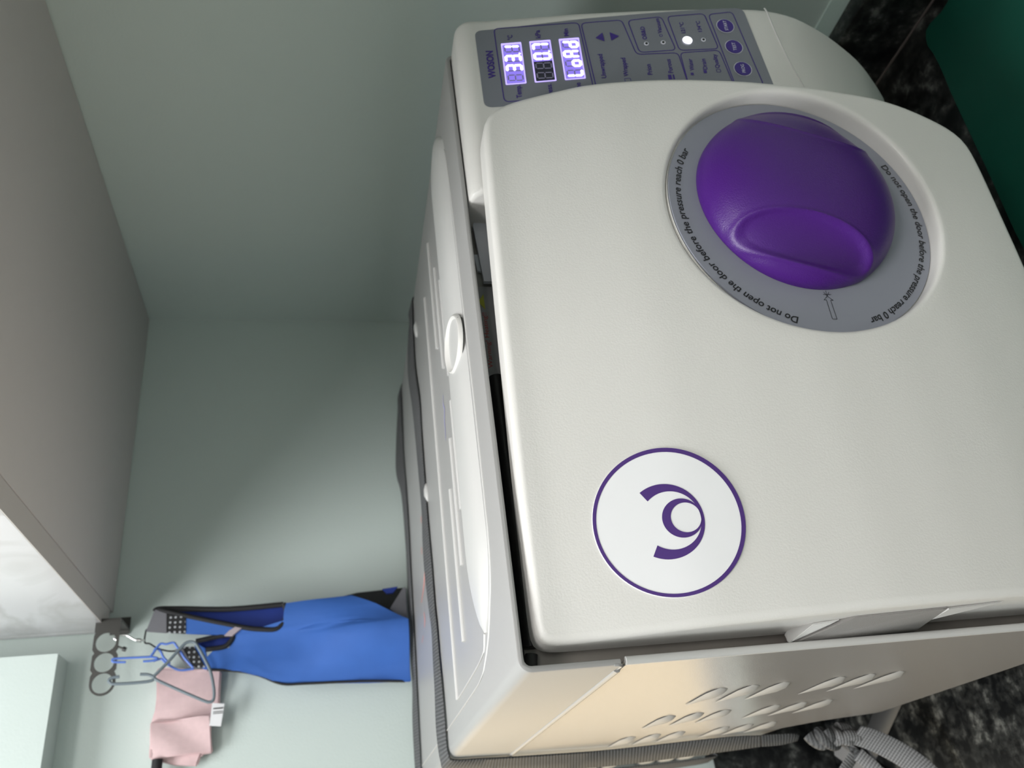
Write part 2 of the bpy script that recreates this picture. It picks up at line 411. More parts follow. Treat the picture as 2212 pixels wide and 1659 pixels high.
# dished finger hole in the lid
def dish():
    V = []; F = []; n = 40; c = (.2370, .0600); A, B = .0215, .0205
    rings = [(1.0, .0052), (.97, .0078), (.93, .0084), (.88, .0076), (.78, .0052), (.55, .0040), (.25, .0036)]
    for s, h in rings:
        for k in range(n):
            a = 2*PI*k/n
            V.append(L(c[0]+A*s*math.cos(a), c[1]+B*s*math.sin(a), h-.0012 + (.0026*math.sin(a) if s < .8 else .0022*math.sin(a))))
    for i in range(len(rings)-1):
        for k in range(n): F.append((i*n+k, i*n+(k+1) % n, (i+1)*n+(k+1) % n, (i+1)*n+k))
    F.append(tuple(range((len(rings)-1)*n, len(rings)*n)))
    mesh('finger_recess', V, F, 'door', lid_o, 60)
    box('slot', L(.236, .0425, .0010), L(.2475, .0435, .0042), 'black', lid_o)
dish()
for x, y in ((.418, .300), (.236, .313)):
    bm = bmesh.new(); bmesh.ops.create_uvsphere(bm, u_segments=20, v_segments=10, radius=1)
    for v in bm.verts: v.co = Vector(L(x+v.co.x*.010, y+v.co.y*.006, v.co.z*.003))
    me = bpy.data.meshes.new('screw_cap'); bm.to_mesh(me); bm.free(); me.shade_smooth(); link('screw_cap', me, 'ridge', top)
def ink(P, w, m):
    P = smooth_path([(x, y, 0) for x, y in P], 4); V = []; F = []
    for i, p in enumerate(P):
        ww = w*(.35+.65*math.sin(PI*(i+.5)/len(P)))*random.uniform(.75, 1.15)
        V += [L(p.x-ww*.2, p.y-ww, .00025), L(p.x+ww*.2, p.y+ww, .00025)]
        if i: F.append((2*i-2, 2*i-1, 2*i+1, 2*i))
    mesh('ink_mark', V, F, m, top, fix=False)
ink([(.237, .374), (.231, .377)], .004, 'redink'); ink([(.209, .388), (.203, .391)], .004, 'redink')
ink([(.181, .374), (.174, .382), (.168, .398), (.163, .424)], .007, 'redink')
ink([(.148, .405), (.140, .402), (.134, .410)], .004, 'redink'); ink([(.130, .425), (.127, .442)], .003, 'redink')
ink([(.255, .160), (.248, .164), (.241, .160), (.234, .165), (.226, .165), (.217, .168)], .0020, 'blueink')

# side panels
def side_panel(x0, x1, name='side_panel'):
    P = [(.0015, -.0560), (D-.001, -.0560), (D-.001, -.315), (.40, -.312), (.345, -.318), (.322, -.345), (.313, -.375), (.308, -.392), (.300, -H), (.0015, -H)]
    o = prism(name, [(y, z+SH) for y, z in P], x1-x0, 'side', root, axis='x', at=x0, bev=.0012)
    return o
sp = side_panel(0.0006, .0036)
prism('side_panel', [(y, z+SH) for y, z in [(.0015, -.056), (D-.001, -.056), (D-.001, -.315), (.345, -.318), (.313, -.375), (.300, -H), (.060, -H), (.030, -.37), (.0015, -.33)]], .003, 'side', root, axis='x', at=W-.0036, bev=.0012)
# seam strip below the cover edge
tube('seam_strip', LL([(.0009, .012, -.0548), (.0009, .2, -.0548), (.0009, D-.004, -.0548)]), .0022, 'cover', root, n=8, sub=0)
tube('seam_hook', LL([(.0006, .0008, -.0500), (.0003, .0010, -.0530), (.0004, .004, -.0545), (.0009, .013, -.0548)]), .0009, 'cover', root, n=8)
# front edge lip of the side panel
tube('edge_lip', LL([(.0022, .0012, -.0565), (.0022, .0012, -.2), (.0022, .0012, -H+.001)]), .0022, 'ridge', root, n=12, sub=0)
tube('edge_lip', LL([(W-.0022, .0012, -.0565), (W-.0022, .0012, -.2), (W-.0022, .0012, -.33)]), .0022, 'ridge', root, n=12, sub=0)
def louver(y, z):
    # pressed louvre: pointed low at the back, blunt and raised at the front
    pts = []; n = 10
    top_e = [(y+.0515, z), (y+.03, z+.0008), (y+.012, z+.001), (y+.003, z-.0005)]
    bot_e = [(y+.0515, z-.0008), (y+.033, z-.0058), (y+.018, z-.0105), (y+.007, z-.0118)]
    out = [0, .0013, .0024, .0022]
    V = []
    for (a, b), (c, d), h in zip(top_e, bot_e, out):
        V += [L(-.0000, a, b), L(-.0000-h, (a*.35+c*.65), (b*.35+d*.65)), L(-.0000, c, d)]
    V += [L(.0006, y-.0005, z-.004), L(.0004, y+.0005, z-.0075), L(.0006, y+.0035, z-.0112)]
    F = []
    for i in range(4):
        for j in range(2): F.append((3*i+j, 3*i+j+1, 3*i+j+4, 3*i+j+3))
    o = mesh('louver', V, F, 'louver', sp, 50)
    return o
for yc in (.0990, .1945, .2905, .3865, .4825):
    for z in (-.1460, -.1685, -.1905, -.2315, -.2540, -.2760):
        louver(yc, z)
box('rear_panel', L(.004, D-.004, -.32), L(W-.004, D-.001, -.004), 'cover', root)
box('base_tray', L(.005, .05, -.392), L(W-.005, .298, -.385), 'inner', root)
box('base_tray', L(.005, .30, -.318), L(W-.005, D-.006, -.312), 'inner', root)
# chamber front inside the opening
box('inner_frame', L(.0042, .030, -.388), L(.3135, .034, -.0045), 'inner', root, bev=.001)
pl = box('label_plate', L(.150, .0275, -.060), L(.3135, .0300, -.006), 'plate', root, bev=.0005)
box('warning_label', L(.186, .0268, -.05), L(.262, .0274, -.0065), mat('label_grey', (.36, .36, .37), .5), root)
wl = root.children[-1]
wl.name = 'warning_label'
prism('warning_triangle', [(.2555, -.0125+SH), (.2490, -.0082+SH), (.2425, -.0125+SH)], -.0003, 'yellow', wl, at=.0267)
print_text('red_lettering', 'Warning! Heating!!', lambda a, b: L(.196+a, .0266, -.0128+b), .044, .003, 'red', wl)
disc = []
V = [L(.183, .0264, -.012)] + [L(.183+.006*math.cos(2*PI*k/20), .0264, -.0125+.005*math.sin(2*PI*k/20)) for k in range(20)]
mesh('hot_surface_mark', V, [(0, 1+k, 1+(k+1) % 20) for k in range(20)], 'yellow', wl, fix=False)
prism('white_flap', [(.318, -.0115+SH), (.312, -.0098+SH), (.262, -.0128+SH), (.262, -.03+SH), (.316, -.03+SH)], -.003, 'flap', root, at=.0235)
prism('white_flap', [(.288, -.0085+SH), (.274, -.0100+SH), (.270, -.030+SH), (.292, -.030+SH)], -.002, 'flap', root, at=.0262)
tube('door_gasket', LL([(.018, .0255, -.014), (.10, .0255, -.0145), (.188, .0255, -.0135)]), .0048, 'black', root, n=16, sub=0)
tube('door_gasket_end', LL([(.006, .0255, -.0125), (.0105, .0255, -.0128), (.0145, .0255, -.0135)]), .0034, 'foot', root, n=12, sub=0)
box('gap_shade', L(.0045, .0285, -.0105), L(.185, .0298, -.0048), 'dark', root)  # near-black strip standing in for the shade inside the gap

# control housing on the right
def housing():
    xs = [.3142, .3146, .316, .319, .33, .36, .39, .42, .44, .455]; r = .0085; xe = .4752
    xs += [xe - r + r*math.sin(k*PI/16) for k in range(0, 9)]
    loops = []
    zs = list(np.linspace(-.0205, -.245, 24)) + list(np.linspace(-.256, -.394, 16))
    for x in xs:
        e = xe-x; s = 0
        if e < r: s = r - math.sqrt(max(r*r-(r-e)**2, 0))
        el = x-.3142
        if el < .003: s = max(s, .003-math.sqrt(max(.003**2-(.003-el)**2, 0)))
        zt = -.0045 - s*.9
        P = [(x, .29, zt), (x, .05, zt)]
        rf = .012
        y0 = Fp(x, -.016)+s
        for k in range(8):
            a = k*PI/14
            P.append((x, y0+rf*(1-math.sin(a)), zt - rf*(1-math.cos(a))))
        for z in zs: P.append((x, Fp(x, z)+s, z))
        P.append((x, Fp(x, -.394)+s+.006, -.398)); P.append((x, .29, -.398))
        if x < W-.006: pass
        loops.append(LL(P))
    return loft('control_housing', loops, 'door', root, angle=40)
# keep the housing body inside the cover: its rear part is narrow
def housing_clip():
    o = housing(); me = o.data
    for v in me.vertices:
        if v.co.y > -.001 and v.co.x > W-.0045 and v.co.z-SH > -.37: v.co.x = W-.0045
        if v.co.y > .0 and v.co.z-SH > -.0045: v.co.z = SH-.0045
    me.update(); return o
hs = housing_clip()
# fine ridge between the two housing shells
tube('housing_ridge', LL([(x, Fp(x, z)-.0002+(.001 if x > .47 else 0), z) for x, z in [(.4735, -.2458), (.468, -.2464), (.455, -.2478), (.4426, -.2493), (.42, -.2532), (.40, -.2585), (.37, -.266)]]), .0006, 'ridge', root, n=8)

# control panel film
def smap(off=.0004): return lambda x, z: L(x, Fp(x, z)-off, z)
def surf_poly(name, outline, m, parent, off, step=.006, F_=Fp):
    """filled outline (x,z) draped on a curved front"""
    bm = bmesh.new()
    xs0 = min(p[0] for p in outline); xs1 = max(p[0] for p in outline)
    vs = [bm.verts.new((p[0], 0, p[1])) for p in outline]; bm.faces.new(vs)
    z0 = min(p[1] for p in outline); z1 = max(p[1] for p in outline)
    z = z0+step
    while z < z1:
        bmesh.ops.bisect_plane(bm, geom=bm.verts[:]+bm.edges[:]+bm.faces[:], plane_co=(0, 0, z), plane_no=(0, 0, 1)); z += step
    x = xs0+step*2
    while x < xs1:
        bmesh.ops.bisect_plane(bm, geom=bm.verts[:]+bm.edges[:]+bm.faces[:], plane_co=(x, 0, 0), plane_no=(1, 0, 0)); x += step*2
    for v in bm.verts: v.co = Vector(L(v.co.x, F_(v.co.x, v.co.z)-off, v.co.z))
    for f in bm.faces: f.normal_update()
    for f in bm.faces:
        if f.normal.y > 0: f.normal_flip()
    me = bpy.data.meshes.new(name); bm.to_mesh(me); bm.free(); me.shade_smooth()
    return link(name, me, m, parent)
def rrect(c, r=.004, n=6):
    """rounded polygon from corner list"""
    out = []; N = len(c)
    for i in range(N):
        p = Vector(c[i]); a = Vector(c[i-1]); b = Vector(c[(i+1) % N])
        ri = r[i] if isinstance(r, (list, tuple)) else r
        d1 = (a-p).normalized(); d2 = (b-p).normalized()
        p1 = p+d1*ri; p2 = p+d2*ri
        for k in range(n+1):
            t = k/n; out.append(tuple((1-t)**2*p1 + 2*t*(1-t)*p + t*t*p2))
    return out
film = surf_poly('control_panel', rrect([(.3865, -.0195), (.4600, -.0180), (.4712, -.2265), (.3880, -.2345)], [.006, .006, .006, .004]), 'decal', root, .0003)
def strip(P, w, m='print', name='printed_line', closed=True, off=.0005):
    P = [Vector(p) for p in P]; N = len(P); V = []; F = []
    for i, p in enumerate(P):
        a = P[i-1] if (closed or i > 0) else p; b = P[(i+1) % N] if (closed or i < N-1) else p
        t = (b-a).normalized(); nn = Vector((-t.y, t.x))*w*.5
        for q in (p-nn, p+nn): V.append(L(q.x, Fp(q.x, q.y)-off, q.y))
    for i in range(N if closed else N-1):
        k = (i+1) % N; F.append((2*i, 2*i+1, 2*k+1, 2*k))
    mesh(name, V, F, m, film, fix=False)
def dens(P, n=6):
    out = []
    for i in range(len(P)):
        a = Vector(P[i]); b = Vector(P[(i+1) % len(P)])
        k = max(1, int((b-a).length/.01))
        for j in range(k): out.append(tuple(a.lerp(b, j/k)))
    return out
LW = .0007
for c, r in (([(.3905, -.0340), (.4612, -.0325), (.4608, -.0960), (.3900, -.0990)], .004),
             ([(.3920, -.1010), (.4600, -.0978), (.4612, -.1290), (.4262, -.1350), (.4262, -.1665), (.3920, -.1690)], .004),
             ([(.4280, -.1375), (.4604, -.1335), (.4630, -.1600), (.4290, -.1655)], .004),
             ([(.4285, -.1680), (.4630, -.1645), (.4650, -.1940), (.4290, -.1985)], .004),
             ([(.3925, -.1690), (.4262, -.1680), (.4276, -.1985), (.3925, -.2030)], .004),
             ([(.3930, -.2040), (.4640, -.1972), (.4668, -.2170), (.3930, -.2260)], .004)):
    strip(dens(rrect(c, r)), LW)
def ptext(s, x0, z0, x1, h, m='print', bold=.018, name='printed_word', dz=0):
    print_text(name, s, lambda a, b: L(x0+a, Fp(x0+a, z0+b)-.0006, z0+b+a*dz), x1-x0, h, m, film, bold=bold)
ptext('WOSON', .4132, -.0297, .4395, .0050, bold=.035)
ptext('\u00b0C', .4487, -.0455, .4535, .0036); ptext('kPa', .4481, -.0662, .4562, .0036); ptext('Min', .4480, -.0872, .4556, .0036)
ptext('Temp.', .3930, -.0468, .4050, .0038); ptext('Press.', .3908, -.0690, .4040, .0038); ptext('Time', .3910, -.0898, .4026, .0038)
ptext('Unwrapped', .4052, -.1094, .4283, .0036); ptext('Wrapped', .4058, -.1259, .4236, .0036); ptext('Prion', .4060, -.1437, .4162, .0036); ptext('Porous', .4068, -.1594, .4203, .0036)
ptext('Water', .4085, -.1757, .4200, .0032); ptext('Drain', .4090, -.1858, .4195, .0032); ptext('Quality', .4098, -.1953, .4238, .0032)
ptext('B&D', .4444, -.1451, .4535, .0032); ptext('Vacuum', .4460, -.1578, .4612, .0032)
ptext('121\u00b0C', .4455, -.1758, .4566, .0030); ptext('134\u00b0C', .4464, -.1889, .4573, .0030)
def pdisc(name, x, z, rx, rz, m, off, parent, n=28):
    V = [L(x, Fp(x, z)-off, z)] + [L(x+rx*math.cos(2*PI*k/n), Fp(x+rx*math.cos(2*PI*k/n), z+rz*math.sin(2*PI*k/n))-off, z+rz*math.sin(2*PI*k/n)) for k in range(n)]
    V += [L(x+rx*math.cos(2*PI*k/n), Fp(x, z)-off+.0006, z+rz*math.sin(2*PI*k/n)) for k in range(n)]
    F = [(0, 1+k, 1+(k+1) % n) for k in range(n)] + [(1+k, 1+(k+1) % n, 1+n+(k+1) % n, 1+n+k) for k in range(n)]
    return mesh(name, V, F, m, parent, 30)
for P in ([(.4443, -.1066), (.4492, -.1125), (.4404, -.1130)], [(.4449, -.1247), (.4492, -.1179), (.4409, -.1183)]):
    V = [L(x, Fp(x, z)-.0007, z) for x, z in P]; mesh('arrow_key', V, [(0, 1, 2)], 'print', film, fix=False)
def onrim(x, z, r, w): strip([(x+r*math.cos(2*PI*k/28), z+r*math.sin(2*PI*k/28)) for k in range(28)], w, 'print_white', 'key_outline', off=.0007)
for (x, z, s) in ((.4518, -.2083, 'START'), (.4306, -.2107, 'TEST'), (.4088, -.2130, 'PROG')):
    pdisc('round_key', x, z, .0066, .0064, 'print', .0009, film); onrim(x, z, .0068, .0004)
    w = .0098 if len(s) > 4 else .0080
    print_text('key_word', s, lambda a, b: L(x-w/2+a, Fp(x-w/2+a, z-.0013+b)-.0011, z-.0013+b), w, .0026, 'print_white', film)
for x, z in ((.4365, -.1441), (.4370, -.1570), (.4384, -.1884)):
    pdisc('indicator_ring', x, z, .0018, .0018, 'print_white', .0006, film); pdisc('indicator', x, z, .0010, .0010, 'black', .0008, film)
pdisc('lit_indicator', .4381, -.1758, .0036, .0036, 'seg', .0009, film)
# small pictograms half hidden by the door
for x, z, w, h in ((.4030, -.1575, .0045, .0026), (.4030, -.1597, .0045, .0012), (.4070, -.1848, .0030, .0024), (.4052, -.1745, .0024, .0022)):
    V = [L(a, Fp(a, b)-.0006, b) for a, b in ((x-w/2, z), (x+w/2, z), (x+w/2, z+h), (x-w/2, z+h))]; mesh('pictogram', V, [(0, 1, 2, 3)], 'print', film, fix=False)
strip(dens(rrect([(.3990, -.1270), (.4040, -.1268), (.4040, -.1225), (.3990, -.1227)], .0008)), .0004, name='pictogram')
strip(dens(rrect([(.4062, -.1955), (.4088, -.1955), (.4088, -.1925), (.4062, -.1925)], .0006)), .0004, name='pictogram')
strip([(.4423+.0014*math.cos(2*PI*k/16), -.1437+.0014*math.sin(2*PI*k/16)) for k in range(16)], .0007, name='pictogram')
strip([(.4440+.0011*math.cos(2*PI*k/16), -.1565+.0011*math.sin(2*PI*k/16)) for k in range(16)], .0004, name='pictogram')
# displays
SEG = {'0': 'abcdef', '3': 'abcdg', '1': 'bc', '7': 'abc', 'L': 'def', 'o': 'cdeg', 'A': 'abcefg', 'd': 'bcdeg', ' ': ''}
def display(zt, zb, s, dot, lit0):
    x0, x1 = .4068, .4450
    def rect(xa, xb, za, zb_, m, off, name, par):
        ps = rrect([(xa, za), (xb, za), (xb, zb_), (xa, zb_)], .0008, 3)
        V = [L(a, Fp(a, b)-off, b) for a, b in ps]; return mesh(name, V, [tuple(range(len(V)))], m, par, fix=False)
    dsp = rect(x0-.0009, x1+.0009, zb-.0006, zt+.0006, 'glowf', .0006, 'display', root)
    rect(x0, x1-.0012, zb+.0004, zt-.0004, 'lcd', .0008, 'display_glass', dsp)
    rect(x0+(x1-x0)*lit0, x1-.0014, zb+.0005, zt-.0005, 'glow', .0010, 'lit_field', dsp)
    dw = (x1-.0016-x0)/4; h = (zt-zb)-.0034; zc_ = (zt+zb)/2
    for i, ch in enumerate(s):
        cx_ = x0+dw*(i+.5); w = dw*.56; t = .0010
        pts = {'a': ((-w/2, h/2), (w/2, h/2)), 'g': ((-w/2, 0), (w/2, 0)), 'd': ((-w/2, -h/2), (w/2, -h/2)),
               'f': ((-w/2, h/2), (-w/2, 0)), 'b': ((w/2, h/2), (w/2, 0)), 'e': ((-w/2, 0), (-w/2, -h/2)), 'c': ((w/2, 0), (w/2, -h/2))}
        for k, (p, q) in pts.items():
            on = k in SEG[ch]; tt = t*(1.15 if on else .55)
            p = Vector(p); q = Vector(q); d = (q-p).normalized(); n_ = Vector((-d.y, d.x))*tt*.85
            g_ = .10*(q-p).length if not on else .02*(q-p).length
            p1 = p+d*g_; q1 = q-d*g_
            pl_ = [p1-d*.0002, p1+n_+d*tt*.5, q1+n_-d*tt*.5, q1+d*.0002, q1-n_-d*tt*.5, p1-n_+d*tt*.5]
            V = [L(cx_+v.x+v.y*.06, Fp(cx_+v.x, zc_+v.y)-(.0013 if on else .0012), zc_+v.y) for v in pl_]
            mesh('lit_segment' if on else 'segment', V, [tuple(range(6))], 'seg' if on else 'segoff', dsp, fix=False)
    if dot is not None:
        x = x0+dw*(dot+.97); z = zb+.0017
        V = [L(x+.0008*math.cos(k*PI/4), Fp(x, z)-.0013, z+.0008*math.sin(k*PI/4)) for k in range(8)]
        mesh('lit_dot', V, [tuple(range(8))], 'seg', dsp, fix=False)
display(-.0370, -.0508, ' 331', 2, .0); display(-.0580, -.0725, '  07', 2, .48); display(-.0798, -.0938, 'LoAd', None, .0)

# ------------------------------------------------------------------ the door
CXD, CZD = .2733, -.2209
def door_outline():
    P = [(.0180, -.0116), (.10, -.0108), (.20, -.0112), (.28, -.0116), (.340, -.0122), (.354, -.0128), (.3625, -.0150), (.3680, -.0200), (.3715, -.0300), (.3745, -.0450),
         (.3808, -.0808), (.3826, -.13), (.3818, -.165), (.3799, -.197), (.3756, -.2531), (.3700, -.3000), (.3640, -.3240), (.3557, -.3435), (.3460, -.3620),
         (.3400, -.3685), (.3330, -.3710), (.3054, -.3738), (.2352, -.3771), (.12, -.3790), (.026, -.3800), (.0170, -.3780), (.0132, -.3720), (.0128, -.30), (.0128, -.2), (.0128, -.1), (.0128, -.020), (.0134, -.0148), (.0152, -.0124)]
    Q = []
    for i in range(len(P)):
        a = Vector(P[i]); b = Vector(P[(i+1) % len(P)]); k = max(1, int((b-a).length/.006))
        for j in range(k): Q.append(a.lerp(b, j/k))
    for _ in range(3):
        Q = [Q[i]*.5+Q[i-1]*.25+Q[(i+1) % len(Q)]*.25 for i in range(len(Q))]
    return Q
DO = door_outline()
def offset(Q, d):
    N = len(Q); out = []
    for i in range(N):
        t = (Q[(i+1) % N]-Q[i-1]).normalized(); out.append(Q[i]+Vector((t.y, -t.x))*d)   # inward for clockwise
    return out
NA = 720
ANG = [2*PI*k/NA for k in range(NA)]
def cast(Q):
    c = Vector((CXD, CZD)); out = []
    A = np.array([[q.x-c.x, q.y-c.y] for q in Q]); B = np.roll(A, -1, axis=0)
    for a in ANG:
        d = np.array([math.cos(a), math.sin(a)]); e = B-A
        den = d[0]*e[:, 1]-d[1]*e[:, 0]; den = np.where(abs(den) < 1e-12, 1e-12, den)
        t = (A[:, 0]*e[:, 1]-A[:, 1]*e[:, 0])/den; u = (A[:, 0]*d[1]-A[:, 1]*d[0])/den
        ok = (t > 0) & (u >= -1e-6) & (u <= 1+1e-6)
        tt = t[ok].max() if ok.any() else .1
        out.append((c.x+d[0]*tt, c.y+d[1]*tt))
    return out
RB, RC = -.101, -.006
YR = bd(CXD)+profd(CZD)+.009
def ringplane(x, z, off=0): return YR + RB*(x-CXD) + RC*(z-CZD) - off
prof_cache = {}
def ss(t): t = max(0, min(1, t)); return t*t*(3-2*t)
def yback(x, z):
    b = bd(x)+.0165; k = ss((x-.285)/.03); return b*(1-k) + min(b, Fp(x, z)+.001)*k
zt_ = np.linspace(-.40, .0, 401); pt_ = np.array([profd(z) for z in zt_]); pp_ = np.array([prof(z) for z in zt_])
def Fdq(x, z): return bd(x)+float(np.interp(z, zt_, pt_))
def door():
    loops = []
    circ = lambda r: [(CXD+r*math.cos(a), CZD+r*math.sin(a)) for a in ANG]
    loops.append([(x, ringplane(x, z, -.0016), z) for x, z in circ(.0600)])
    loops.append([(x, ringplane(x, z, -.0016), z) for x, z in circ(.0946)])
    for r, h in ((.0950, .0055), (.0953, .0036), (.0958, .0020), (.0966, .0009), (.0977, .0002), (.0990, 0)):
        loops.append([(x, min(Fdq(x, z)+h, ringplane(x, z, -.0010)) if h > .004 else Fdq(x, z)+h, z) for x, z in circ(r)])
    rf = .0048
    inn = cast(offset(DO, rf)); c0 = circ(.0990)
    for s in [k/22 for k in range(1, 23)]:
        loops.append([(a[0]+(b[0]-a[0])*s, Fdq(a[0]+(b[0]-a[0])*s, a[1]+(b[1]-a[1])*s), a[1]+(b[1]-a[1])*s) for a, b in zip(c0, inn)])
    for k in range(1, 9):
        ph = k*PI/16; q = cast(offset(DO, rf*(1-math.sin(ph))))
        loops.append([(x, Fdq(x, z)+rf*(1-math.cos(ph)), z) for x, z in q])
    last = loops[-1]
    loops.append([(x, (y+yback(x, z))/2 if yback(x, z) > y else y+.0005, z) for x, y, z in last])
    loops.append([(x, max(yback(x, z), y+.001), z) for x, y, z in last])
    q = cast(offset(DO, .004))
    loops.append([(x, max(yback(x, z), Fdq(x, z)+rf+.001), z) for x, z in q])
    return loft('door', [LL(l) for l in loops], 'door', root, cap=(True, True), angle=60)
dr = door()
# dial plate with its printed lines
e1 = Vector((1, RB, 0)).normalized(); nr = Vector((-RB, 1, -RC)).normalized(); e2 = e1.cross(nr); e2 = -e2 if e2.z < 0 else e2
RCt = Vector((CXD, YR, CZD))
def onring(a, b, h=0): p = RCt + e1*a + e2*b - nr*h; return L(*p)
n = 160
V = [onring(0, 0)] + [onring(.0943*math.cos(2*PI*k/n), .0943*math.sin(2*PI*k/n)) for k in range(n)] + [onring(.0943*math.cos(2*PI*k/n), .0943*math.sin(2*PI*k/n), -.0014) for k in range(n)]
F = [(0, 1+k, 1+(k+1) % n) for k in range(n)] + [(1+k, 1+(k+1) % n, 1+n+(k+1) % n, 1+n+k) for k in range(n)]
dial = mesh('dial_plate', V, F, 'dial', root, 30)
def arc_text(s, a0, a1, r, h):
    span = math.radians(a0-a1)*r
    V, F = text_geo(s, span, h, .12, .015)
    P = []
    for a, b in V:
        th = math.radians(a0) - a/r
        P.append(onring((r+b)*math.cos(th), (r+b)*math.sin(th), .0004))
    mesh('printed_warning', P, F, 'print_black', dial, fix=False)
arc_text('Do not open the door before the pressure reach 0 bar', 163, 57, .0862, .0049)
arc_text('Do not open the door before the pressure reach 0 bar', -60, -163, .0862, .0049)
def ring_line(P, w):
    P = [Vector(p) for p in P]
    for p, q in zip(P[:-1], P[1:]):
        t = (q-p).normalized(); nn = Vector((-t.y, t.x))*w/2
        mesh('arrow_mark', [onring(v.x+AX, v.y, .0004) for v in (p-nn, q-nn, q+nn, p+nn)], [(0, 1, 2, 3)], 'print_black', dial, fix=False)
AX = .0035
ring_line([(-.0870, -.0016), (-.0730, -.0012), (-.0732, -.0030), (-.0700, .0004), (-.0730, .0036), (-.0728, .0018), (-.0868, .0016), (-.0870, -.0016)], .00035)
ring_line([(-.0700, .0004), (-.0660, .0004)], .0003); ring_line([(-.0688, .0030), (-.0688, -.0028)], .0003)
ring_line([(-.0700, .0004), (-.0670, .0022)], .0003); ring_line([(-.0700, .0004), (-.0670, -.0016)], .0003)

# the knob: a dome with a scooped grip on both sides
KR, KH, KX, KZ = .0700, .0305, .0082, .0037
def knob():
    NR, NT = 90, 240; P = np.zeros((NR+1, NT, 3))
    for i in range(NR+1):
        r = KR*math.sin(i/NR*PI/2); h = KH*max(1-(r/KR)**2.5, 0)**.5
        for j in range(NT):
            th = 2*PI*j/NT; P[i, j] = (r*math.cos(th), r*math.sin(th), h)
    du = np.gradient(P, axis=0); dv = np.roll(P, -1, 1)-np.roll(P, 1, 1)
    N = np.cross(du, dv); ln = np.linalg.norm(N, axis=2, keepdims=True); N = N/np.maximum(ln, 1e-12); N[0] = (0, 0, 1)
    N[N[..., 2] < 0] *= -1
    for a0, dk in ((165, 1.0), (-15, .25)):
        ca, sa = math.cos(math.radians(a0)), math.sin(math.radians(a0))
        rr = P[..., 0]*ca+P[..., 1]*sa; tt = -P[..., 0]*sa+P[..., 1]*ca
        q = ((rr-.0485)/.0152)**2+(tt/.0455)**2
        dep_ = .0078*np.sqrt(np.clip(1-q, 0, 1))*np.clip((1-q)*6, 0, 1)**.5
        dep_ = dep_*(1+.25*np.clip(tt/.045, -1, 1))
        lip = .0007*np.exp(-((np.sqrt(q)-1.03)/.05)**2)
        dep_ = dep_*dk; P = P - N*dep_[..., None] + N*lip[..., None]
    V = [onring(KX+p[0], KZ+p[1], max(p[2], 0)+.0016) for p in P.reshape(-1, 3)]
    for j in range(NT): V.append(onring(KX+KR*math.cos(2*PI*j/NT), KZ+KR*math.sin(2*PI*j/NT), .0002))
    F = []
    for i in range(NR+1):
        for j in range(NT):
            k = (j+1) % NT; F.append((i*NT+j, i*NT+k, (i+1)*NT+k, (i+1)*NT+j))
    return mesh('door_knob', V, F, 'violet', root, 80)
knob()

# round badge on the door
def dsurf(x, z, off): return L(x, Fdq(x, z)-off, z)
def dring(name, c0, r0, c1, r1, a0, a1, m, off, par, n=96):
    V = []; F = []
    for k in range(n+1):
        a = math.radians(a0+(a1-a0)*k/n)
        p = (c0[0]+r0*math.cos(a), c0[1]+r0*math.sin(a)); 
        # inner circle point along the same direction from the outer centre
        dx, dz = c0[0]-c1[0], c0[1]-c1[1]; u = (math.cos(a), math.sin(a))
        bq = dx*u[0]+dz*u[1]; cq = dx*dx+dz*dz-r1*r1; t = -bq+math.sqrt(max(bq*bq-cq, 0))
        q = (c0[0]+u[0]*t, c0[1]+u[1]*t)
        V += [dsurf(*p, off), dsurf(*q, off)]
    for k in range(n): F.append((2*k, 2*k+1, 2*k+3, 2*k+2))
    return mesh(name, V, F, m, par, fix=False)
n = 96
bc_ = (.0695, -.0889)
V = []
for r, off in ((0, .0006), (.02, .0006), (.0395, .0006), (.0411, .0006), (.0412, -.0002)):
    for k in range(n): V.append(dsurf(bc_[0]+r*math.cos(2*PI*k/n), bc_[1]+r*math.sin(2*PI*k/n), off))
F = []
for i in range(4):
    for k in range(n): F.append((i*n+k, i*n+(k+1) % n, (i+1)*n+(k+1) % n, (i+1)*n+k))
badge = mesh('badge', V, F, 'white', root, 40, fix=False)
dring('badge_border', bc_, .04105, (.0692, -.0886), .0389, 0, 360, 'badge_violet', .0008, badge)
dring('badge_emblem', (.0690, -.0869), .0207, (.0692, -.0898), .0160, 151, 394, 'badge_violet', .0008, badge)
dring('badge_emblem', (.0697, -.0957), .0108, (.0698, -.0978), .0082, 0, 360, 'badge_violet', .0008, badge)

# hand grip at the left edge of the door
def hull(name, P, m, parent, bev=.0005):
    bm = bmesh.new()
    for p in P: bm.verts.new(L(*p))
    r = bmesh.ops.convex_hull(bm, input=bm.verts[:])
    bmesh.ops.delete(bm, geom=[v for v in bm.verts if not v.link_faces], context='VERTS')
    bmesh.ops.bevel(bm, geom=bm.edges[:], offset=bev, segments=2, affect='EDGES')
    bmesh.ops.recalc_face_normals(bm, faces=bm.faces)
    me = bpy.data.meshes.new(name); bm.to_mesh(me); bm.free(); me.shade_smooth(); me.set_sharp_from_angle(angle=math.radians(40))
    return link(name, me, m, parent)
gr = hull('hand_grip', [(.0042, .0050, -.1522), (.0042, .0046, -.2280), (.0118, -.0120, -.1850), (.0118, -.0170, -.2400), (.0150, -.010, -.186), (.0150, -.015, -.238), (.0150, .018, -.160), (.0150, .018, -.235), (.0048, .012, -.156), (.0048, .012, -.226)], 'side', root)
hull('grip_wedge', [(.0046, .0042, -.1512), (.0115, .0150, -.1560), (.0118, -.0080, -.1780), (.0118, -.0050, -.1640), (.0150, .010, -.158), (.0150, -.006, -.180), (.0060, .008, -.1530)], 'ridge', root, .0004)
